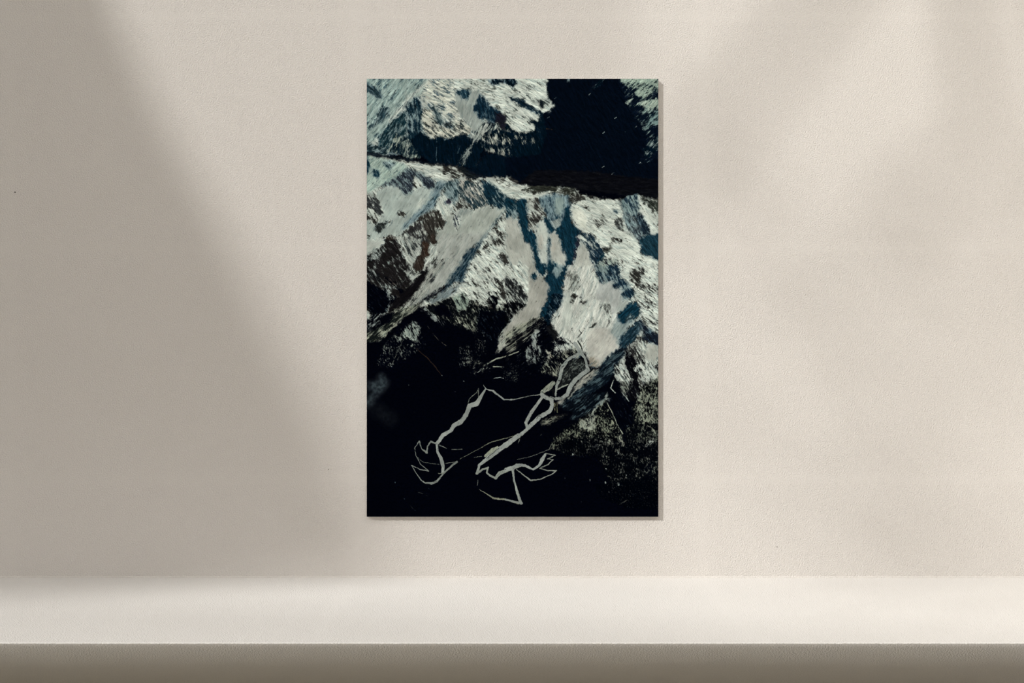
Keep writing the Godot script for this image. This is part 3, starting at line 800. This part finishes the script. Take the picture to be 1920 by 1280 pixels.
func draw_middle_bowl():
	ar(6, "L", [26, 28, 30], 0.4, 55, [-10, 90, 100, 120, 250, 290, 240, 470, 130, 570, -10, 700], 1.1)
	ar(6, "G", [5, 6, 10], 0.2, 60, [-10, 400, 90, 430, 200, 440, 240, 470, 130, 570, -10, 700])
	ar(6, "W", [80, 82, 80], 0.86, 55, [-10, -10, 270, -10, 290, 160, 250, 360, 120, 150, -10, 80])
	ar(6, [160, 158, 150], [84, 84, 80], 0.97, -62, [260, -10, 350, 0, 400, 130, 480, 160, 512, 220, 500, 380, 480, 430, 400, 600, 240, 760, -10, 920, -10, 740, 130, 560, 240, 470, 265, 300], 1.1, 6.0)
	ar(6, "Y", [40, 42, 42], 0.62, -36, [-10, 800, 150, 700, 400, 600, 450, 605, 250, 750, -10, 960], 1.2, 8.0)
	ar(6, "M", "B", 0.15, 70, [300, 90, 360, 80, 350, 160, 310, 160])
	ar(6, "M", [13, 40, 54], 0.03, 70, [470, 150, 520, -10, 770, -10, 720, 150, 660, 260, 690, 380, 620, 480, 540, 520, 470, 600, 395, 605, 430, 510, 490, 400, 510, 240])
	ar(6, "S", "B", 0.92, 70, [550, 80, 570, 0, 700, -10, 660, 90, 600, 145])
	ar(6, "M", "N", 0.25, 60, [560, 320, 690, 350, 650, 470, 560, 560, 500, 700, 540, 830, 420, 740, 450, 630])
	ar(6, [196, 196, 188], [104, 106, 104], 0.9, -60, [730, -10, 1050, -10, 1060, 100, 1120, 200, 1290, 180, 1370, 240, 1390, 400, 1330, 600, 1390, 680, 1530, 640, 1380, 830, 1360, 960, 1230, 1080, 1120, 1210, 1000, 1210, 960, 1060, 900, 1000, 780, 950, 640, 860, 540, 700, 600, 560, 660, 440, 690, 330, 680, 200])
	ar(6, [168, 170, 166], "H", 0.98, -65, [1070, 310, 1130, 200, 1280, 185, 1375, 260, 1385, 390, 1310, 520, 1280, 620, 1250, 430, 1100, 410])
	ar(6, [180, 177, 169], "G", 0.98, -50, [980, 780, 1120, 720, 1240, 760, 1300, 850, 1340, 980, 1220, 1080, 1100, 1190, 1000, 1080, 960, 940])
	ar(6, [142, 152, 150], "M", 0.95, -45, [1240, 780, 1330, 600, 1400, 690, 1540, 635, 1380, 840, 1350, 960, 1300, 860])
	ar(6, "L", "H", 0.95, -70, [700, 340, 770, 300, 790, 480, 790, 680, 700, 780, 640, 700, 690, 560, 680, 460])
	ar(6, "L", "M", 0.95, -55, [980, 390, 1000, 420, 900, 610, 820, 680, 780, 660, 880, 560])
	ar(6, "G", [84, 86, 82], 0.55, -60, [740, 60, 830, 70, 880, 220, 860, 280, 740, 300, 760, 180], 1.3)
	ar(6, "G", "R", 0.22, 40, [780, 325, 880, 350, 800, 390, 785, 490])
	ar(6, "G", "R", 0.25, -30, [1000, 720, 1060, 675, 1080, 690, 1030, 740, 995, 765])
	ar(6, "G", "R", 0.35, 40, [1080, 680, 1160, 720, 1140, 720])
	ar(6, "G", "R", 0.35, 20, [880, 440, 960, 400, 930, 470])
	ar(6, "L", [90, 92, 90], 0.6, 80, [1130, 440, 1240, 440, 1260, 620, 1240, 690, 1190, 600], 1.6)
	li(6, [34, 38, 34], 0.9, [855, 890, 14, 890, 950, 22, 910, 1000, 10])
	li(6, [34, 38, 34], 0.9, [805, 930, 8, 850, 960, 24, 855, 1000, 8])
	li(6, [50, 52, 50], 0.7, [720, 860, 8, 800, 930, 8], "G")
	li(6, [40, 42, 42], 0.8, [870, 760, 7, 900, 800, 12, 850, 855, 8], "G")
	ar(6, "M", [13, 41, 55], 0.06, -40, [1320, 600, 1480, 440, 1560, 440, 1615, 545, 1540, 640, 1390, 690])
	ar(6, "S", "D", 0.45, -30, [1420, 620, 1480, 570, 1540, 600, 1500, 650, 1430, 660])
	ar(6, [152, 157, 152], "M", 0.97, -40, [1305, 510, 1400, 395, 1490, 430, 1400, 530, 1330, 555])
	ar(6, "M", [20, 39, 50], 0.24, -45, [1355, 855, 1460, 760, 1600, 630, 1650, 700, 1540, 870, 1400, 1000, 1200, 1150, 1110, 1210, 1240, 1060, 1370, 960], 1.1, 4.0)
	ar(6, "S", [20, 38, 52], 0.36, 60, [1050, -10, 1340, -10, 1380, 130, 1500, 250, 1550, 340, 1470, 400, 1390, 400, 1380, 260, 1280, 260, 1290, 180, 1180, 190, 1120, 200])
	ar(6, [132, 146, 144], "D", 0.8, 60, [1100, -10, 1220, -10, 1200, 90, 1120, 60])
	ar(6, "W", [40, 40, 40], 0.68, 40, [1340, -10, 1840, -10, 1840, 820, 1620, 600, 1560, 380, 1500, 250, 1450, 150], 1.2)
	ar(6, "L", "R", 0.35, 45, [1480, 40, 1640, 60, 1600, 160, 1700, 250, 1560, 260, 1460, 150])
	ar(6, "W", "R", 0.9, 30, [1350, 60, 1480, 60, 1470, 170, 1380, 150])
	ar(6, "M", [18, 24, 34], 0.26, 45, [1590, 620, 1640, 690, 1840, 840, 1840, 960, 1640, 880, 1600, 720])
	ar(6, "L", [28, 27, 28], 0.5, 60, [1440, 960, 1560, 880, 1640, 1060, 1840, 1200, 1840, 1290, 1420, 1290], 1.2)
	ar(6, [168, 168, 160], "M", 0.97, 80, [1660, 930, 1820, 940, 1820, 1120, 1720, 1190, 1630, 1040])
	ar(6, "L", "K", 0.6, 75, [1600, 860, 1640, 720, 1650, 900, 1690, 1000, 1640, 1040])
	ar(6, "H", [24, 22, 22], 0.1, 60, [1420, 1050, 1470, 1060, 1550, 1220, 1560, 1290, 1440, 1290])
	# the dark foot of the bowl
	ar(6, "H", "K", 0.05, -35, [-10, 960, 420, 620, 520, 720, 640, 870, 860, 1000, 780, 1080, 620, 1290, -10, 1290])
	ar(6, [124, 124, 112], [6, 7, 12], 0.34, -36, [-10, 900, 300, 730, 430, 630, 470, 650, 250, 870, -10, 1130], 1.2, 9.0)
	ar(6, "H", "K", 0.4, 75, [220, 1010, 340, 850, 430, 1040, 400, 1160, 240, 1150], 1.4)
	ar(6, "H", "K", 0.65, 70, [320, 780, 400, 740, 350, 900, 350, 980, 310, 940])
	ar(6, [168, 162, 148], "K", 0.9, 60, [470, 1000, 520, 1020, 565, 1085, 520, 1115])
	ar(6, "R", "F", 0.1, 60, [470, 740, 540, 690, 620, 880, 570, 880])
	ar(6, "L", [8, 9, 16], 0.45, 60, [610, 820, 780, 950, 890, 1000, 770, 1080, 640, 1130, 560, 1000, 580, 900], 1.3)
	ar(6, [166, 168, 158], "M", 0.82, -50, [740, 1010, 830, 960, 900, 1010, 890, 1090, 760, 1110])
	ar(6, [160, 160, 132], "K", 0.42, 60, [420, 1200, 560, 1140, 600, 1290, 430, 1290], 1.2)

func draw_lower_right():
	# slopes and trees beside the ski runs
	ar(8, "Y", "K", 0.4, 60, [480, 220, 580, 190, 700, 110, 860, 90, 880, 150, 700, 230, 640, 340, 600, 460, 540, 400, 440, 380, 430, 330], 1.2)
	ar(8, [92, 96, 92], [18, 20, 22], 0.36, -50, [700, 300, 800, 205, 940, 220, 955, 330, 880, 400, 760, 500, 620, 560, 670, 430], 1.5, 2.0)
	ar(8, [150, 142, 130], "M", 0.85, -40, [1000, 180, 1060, 200, 1120, 300, 1010, 320, 980, 240])
	ar(8, [142, 140, 132], [44, 46, 48], 0.72, -38, [880, 440, 1000, 340, 1120, 330, 1020, 450, 900, 540, 780, 660, 640, 770, 600, 730, 740, 640, 870, 480], 1.2, 6.0)
	ar(8, [66, 82, 88], [9, 17, 26], 0.42, -36, [620, 790, 850, 680, 1000, 640, 1230, 480, 1330, 290, 1400, 180, 1430, 80, 1360, 80, 1230, 180, 1120, 330, 1020, 460, 880, 560, 700, 720], 1.2, 6.0)
	ar(8, [66, 82, 88], [6, 10, 17], 0.3, -42, [620, 800, 850, 690, 1000, 650, 1180, 600, 1180, 690, 1060, 800, 960, 890, 850, 930, 750, 940, 800, 850], 1.2, 6.0)
	ar(8, [124, 124, 112], "F", 0.5, -15, [400, 960, 540, 900, 740, 860, 640, 930, 500, 1000, 420, 1020], 1.5, 4.0)
	ar(8, [128, 131, 114], [3, 4, 8], 0.33, 75, [950, 890, 1060, 800, 1180, 700, 1250, 840, 1390, 1110, 1400, 1290, 520, 1290, 560, 1160, 780, 1000], 1.5, 2.0)
	ar(8, [150, 153, 140], "K", 0.62, 70, [860, 970, 1000, 900, 1060, 840, 1060, 1060, 980, 1080, 880, 1050], 1.5, 2.0)
	ar(8, "G", "K", 0.8, -50, [1160, 700, 1200, 610, 1260, 740, 1190, 710, 1090, 800, 1010, 900, 980, 900, 1070, 790])
	ar(8, "M", "K", 0.05, 60, [1240, 740, 1210, 620, 1300, 600, 1440, 680, 1510, 820, 1530, 980, 1400, 1060, 1300, 860])
	ar(8, "L", "F", 0.62, 60, [1300, 290, 1400, 220, 1530, 440, 1500, 520, 1330, 480, 1290, 420], 1.2)
	ar(8, [124, 127, 118], "F", 0.5, 60, [1370, 480, 1500, 520, 1440, 700, 1360, 590], 1.3)
	ar(8, "H", [6, 6, 10], 0.08, 60, [1430, 80, 1520, 200, 1620, 320, 1570, 460, 1610, 640, 1560, 730, 1440, 680, 1520, 500, 1420, 250])
	ar(8, "L", [10, 10, 13], 0.62, 60, [1520, 330, 1640, 210, 1800, 270, 1830, 420, 1740, 520, 1640, 550, 1600, 420], 1.2)
	ar(8, [134, 137, 122], [4, 5, 8], 0.46, 75, [1560, 720, 1610, 560, 1840, 420, 1840, 1000, 1680, 1060, 1530, 980, 1515, 800], 1.5, 2.0)
	ar(8, [104, 108, 96], [3, 4, 8], 0.26, 75, [1530, 980, 1680, 1000, 1840, 950, 1840, 1400, 1400, 1400, 1440, 1040], 1.5, 2.0)
	ar(10, [120, 122, 112], [2, 3, 7], 0.16, 80, [500, 400, 780, 280, 1100, 240, 1400, 300, 1840, 300, 1840, 800, 1600, 900, 1300, 880, 1200, 700, 1080, 480, 800, 480], 1.5, 2.0)
	ar(10, [92, 92, 86], [1, 2, 6], 0.08, 80, [1050, 820, 1700, 740, 1840, 780, 1840, 1120, 1500, 1120, 1150, 1000], 1.8, 1.5)
	ar(10, "G", "K", 0.55, -50, [1650, 370, 1760, 265, 1780, 290, 1690, 390], 2.0, 2.0)
	ar(10, [120, 124, 112], "K", 0.36, 70, [1640, 580, 1750, 550, 1780, 640, 1760, 720, 1660, 670], 1.5, 2.0)
	ar(10, "Y", "K", 0.55, 60, [1195, 300, 1250, 275, 1290, 345, 1230, 345], 1.5)
	ar(10, "Y", "K", 0.6, 75, [1320, 220, 1390, 260, 1420, 350, 1370, 380], 1.5)
	ar(10, "H", "K", 0.6, 0, [1030, 350, 1110, 335, 1100, 390, 1040, 390], 1.5)
	for p in [[790, 450, 30], [1185, 800, 18], [1340, 815, 26], [1225, 910, 14], [970, 660, 10], [1000, 770, 12], [700, 747, 8], [1435, 710, 12], [1195, 640, 16], [1340, 440, 22], [70, 1170, 10], [1715, 1185, 10], [895, 1028, 9]]:
		li(10, "H", 0.5, [p[0], p[1] - p[2] * 0.4, p[2], p[0] + p[2] * 0.2, p[1] + p[2] * 0.4, p[2] * 0.8])
	li(8, "Y", 0.7, [1200, 720, 10, 1280, 880, 12, 1330, 1000, 9, 1395, 1110, 12])
	li(8, "G", 0.75, [1290, 450, 14, 1250, 560, 12, 1305, 620, 16])
	li(8, "H", 0.65, [1380, 600, 9, 1470, 720, 12])
	li(10, "Y", 0.7, [1690, 110, 10, 1750, 150, 14, 1790, 210, 16])
	li(10, [70, 70, 66], 0.5, [1350, 1060, 8, 1450, 1005, 9])

func draw_forest():
	# scattered snow in the dark woods on the left
	ar(7, [142, 147, 138], [2, 3, 10], 0.2, 70, [240, 300, 500, 60, 660, 60, 770, 300, 620, 410, 330, 570, 150, 570, 240, 370], 1.5, 2.0)
	ar(7, [150, 158, 150], "K", 0.56, 65, [490, 120, 600, 10, 700, 70, 650, 270, 540, 220, 430, 250], 1.4)
	ar(7, [120, 124, 116], "K", 0.2, 70, [1160, 300, 1280, 300, 1340, 480, 1260, 560, 1150, 560], 1.5, 2.0)
	ar(7, [120, 122, 112], "K", 0.18, -30, [1280, 480, 1500, 460, 1600, 560, 1330, 680, 1280, 640], 1.5, 4.0)
	ar(7, [110, 112, 104], "K", 0.16, 70, [1380, 60, 1480, 200, 1480, 420, 1380, 460, 1340, 300], 1.5, 2.0)
	ar(7, [100, 104, 98], "K", 0.14, -20, [1640, 560, 1870, 540, 1870, 760, 1700, 720], 2.0, 2.0)
	ar(7, "H", "K", 0.32, 60, [880, -10, 1000, 20, 980, 70, 900, 50], 1.5)
	li(7, [90, 92, 86], 0.6, [485, 240, 8, 420, 380, 7, 345, 550, 8])
	li(7, [70, 66, 60], 0.6, [780, 80, 7, 900, 230, 8, 1000, 310, 10])
	li(7, "H", 0.5, [340, 545, 22, 350, 560, 16])
	li(7, [40, 29, 23], 0.8, [640, 340, 8, 780, 460, 14, 870, 560, 12, 945, 665, 7])
	li(7, "H", 0.5, [950, 665, 14, 955, 690, 10])
	li(7, "Y", 0.75, [1500, 525, 16, 1600, 470, 22, 1740, 430, 16, 1870, 380, 14])
	li(7, "Y", 0.6, [1570, 560, 14, 1690, 562, 16])
	li(7, "H", 0.5, [1565, 705, 9, 1640, 690, 12, 1690, 700, 10])
	li(7, "H", 0.4, [1320, 670, 9, 1450, 580, 11])
	for p in [[550, 782, 7], [260, 540, 14], [1110, 858, 12], [890, 955, 8], [1520, 615, 12], [1540, 985, 9], [615, 1105, 8], [1210, 735, 9], [1770, 635, 10]]:
		li(7, "H", 0.4, [p[0], p[1], p[2], p[0] + 8, p[1] + 3, p[2]])
	for p in [[385, 792, 12], [500, 990, 10], [630, 1130, 10], [1680, 560, 10], [790, 865, 9]]:
		li(9, "M", 0.4, [p[0], p[1], p[2], p[0] + 6, p[1] + 5, p[2]])
	li(9, [60, 62, 60], 0.5, [670, 915, 7, 775, 950, 9])
	li(9, [44, 46, 46], 0.5, [565, 1065, 7, 620, 1125, 7])

func draw_ski_runs():
	# the bowl's exit and the runs through the trees
	li(8, "T", 0.93, [820, 30, 56, 880, 120, 54, 940, 200, 36, 960, 270, 30, 975, 345, 56, 900, 400, 56, 830, 460, 60, 770, 540, 62, 725, 640, 52, 660, 680, 40, 590, 690, 44])
	li(8, [140, 143, 138], 0.9, [880, 140, 40, 740, 220, 36, 665, 320, 52, 640, 440, 48, 600, 540, 34, 590, 650, 26])
	li(8, [140, 142, 132], 0.85, [610, 580, 20, 670, 545, 22, 735, 520, 20])
	li(8, [140, 142, 130], 0.86, [560, 500, 60, 500, 560, 80, 430, 610, 50])
	li(8, "T", 0.95, [420, 640, 50, 480, 680, 50, 545, 690, 60])
	li(8, [138, 140, 136], 0.95, [440, 650, 40, 380, 740, 36, 300, 850, 46, 250, 940, 48, 230, 980, 36])
	li(8, "T", 0.97, [540, 690, 56, 548, 770, 52, 520, 840, 56, 400, 905, 56, 300, 1000, 58, 240, 1060, 46, 160, 1130, 50, 80, 1180, 64, -10, 1245, 80])
	li(8, "T", 0.95, [232, 975, 34, 250, 1050, 40])
	li(8, [120, 122, 116], 0.9, [-10, 702, 13, 130, 690, 10, 280, 655, 9, 400, 640, 14])
	li(8, [110, 112, 96], 0.7, [-10, 1165, 9, 130, 1120, 11])
	li(8, [112, 108, 82], 0.7, [582, 740, 12, 575, 850, 12])
	li(8, [112, 108, 82], 0.7, [604, 740, 10, 610, 855, 12])
	li(8, [110, 112, 104], 0.6, [180, 1130, 10, 140, 1220, 12])
	li(8, [110, 112, 104], 0.6, [440, 1090, 14, 410, 1130, 10])
	# thin dark lift lines and cuts across the runs
	li(8, "F", 0.9, [900, 440, 8, 1000, 370, 12, 1040, 330, 12])
	li(8, "F", 0.9, [790, 560, 9, 830, 510, 14, 865, 460, 9])
	li(8, "F", 0.9, [690, 710, 8, 750, 660, 12, 790, 600, 8])
	li(8, "F", 0.9, [500, 610, 8, 560, 580, 24, 560, 640, 16])
	li(8, "K", 0.9, [620, 615, 50, 660, 600, 62, 690, 580, 40])
	li(8, [60, 62, 58], 0.8, [420, 600, 7, 500, 660, 7, 570, 690, 7])
	li(8, [60, 62, 58], 0.8, [360, 930, 7, 390, 890, 7, 420, 915, 7])
	# runs fanning out at the foot
	li(7, "T", 0.97, [1090, 1270, 56, 1200, 1200, 52, 1250, 1120, 60, 1285, 1030, 64, 1370, 1005, 66, 1420, 920, 44, 1480, 825, 20, 1450, 785, 8])
	li(7, "T", 0.95, [1480, 830, 12, 1560, 850, 26, 1640, 910, 28, 1700, 955, 18, 1790, 962, 9, 1870, 945, 8])
	li(7, [110, 112, 104], 0.9, [1265, 1000, 8, 1280, 945, 7, 1370, 870, 8, 1390, 825, 12, 1392, 925, 9])
	li(9, "T", 0.97, [1240, -10, 62, 1180, 80, 50, 1100, 110, 58, 1060, 175, 48, 965, 230, 56, 925, 290, 50, 890, 330, 46])
	li(9, "T", 0.95, [890, 340, 34, 900, 430, 34, 945, 520, 50, 965, 600, 44, 962, 680, 40])
	li(9, [122, 125, 120], 0.92, [890, 335, 24, 820, 305, 26, 780, 360, 14, 768, 440, 30, 705, 390, 9, 682, 300, 16, 625, 385, 9, 640, 470, 9, 690, 570, 9, 790, 660, 14, 690, 640, 12, 585, 590, 10, 640, 680, 9, 700, 770, 14, 750, 800, 18, 830, 808, 32, 890, 785, 30, 965, 695, 22, 1060, 605, 26, 1130, 550, 30])
	li(9, [96, 98, 92], 0.85, [650, 490, 7, 720, 550, 7, 850, 575, 7, 920, 580, 7])
	li(9, [112, 114, 108], 0.9, [920, 350, 18, 1005, 387, 9])
	li(9, [120, 122, 112], 0.9, [1070, 400, 7, 1195, 400, 8])
	li(9, [100, 102, 96], 0.8, [1000, 570, 8, 1110, 550, 12])
	li(9, [104, 106, 92], 0.8, [1170, 515, 7, 1330, 430, 8, 1550, 310, 14, 1780, 250, 8, 1870, 225, 12])
	li(9, [100, 102, 92], 0.8, [1340, 495, 8, 1430, 485, 9])
	li(9, [104, 106, 96], 0.7, [910, 690, 9, 990, 685, 9])
	li(9, "T", 0.95, [1870, 235, 64, 1740, 330, 62, 1600, 430, 70, 1500, 510, 56, 1400, 590, 34, 1375, 690, 34])
	li(9, [142, 145, 130], 0.95, [1470, 480, 30, 1560, 410, 60, 1620, 370, 20])
	li(9, [34, 36, 34], 0.8, [1490, 510, 7, 1560, 450, 7, 1640, 380, 7])
	li(9, [134, 137, 130], 0.95, [1370, 690, 34, 1440, 640, 26, 1505, 620, 26, 1490, 680, 20, 1540, 720, 28, 1600, 745, 34, 1640, 690, 52, 1760, 640, 46, 1870, 600, 50])
	li(9, [134, 137, 132], 0.95, [1800, 650, 26, 1820, 780, 28, 1870, 950, 30])
	li(9, [128, 128, 112], 0.92, [1400, 880, 7, 1480, 930, 10, 1580, 990, 26, 1720, 1000, 20, 1870, 1045, 30])
	li(9, [90, 92, 88], 0.8, [1385, 765, 9, 1375, 830, 9])
	li(10, "T", 0.95, [-10, 640, 46, 80, 620, 60, 130, 590, 50, 220, 592, 36, 320, 642, 26, 395, 590, 36, 430, 520, 60, 470, 455, 26])
	li(10, [128, 130, 122], 0.92, [470, 450, 14, 590, 470, 12, 490, 515, 14, 560, 522, 11, 500, 580, 14, 410, 620, 14])
	li(10, [134, 136, 128], 0.95, [400, 628, 12, 500, 655, 16, 598, 655, 16, 540, 700, 14, 400, 760, 14, 290, 772, 18, 200, 705, 16, 120, 640, 10])
	li(10, [136, 139, 134], 0.95, [80, 640, 26, 90, 760, 24, 130, 930, 30, 175, 1045, 44])
	li(10, [136, 139, 134], 0.95, [175, 1045, 26, 100, 1030, 28, -10, 1000, 26])
	li(10, [96, 98, 92], 0.75, [130, 522, 7, 280, 490, 7, 440, 430, 9, 510, 400, 10, 540, 340, 9])
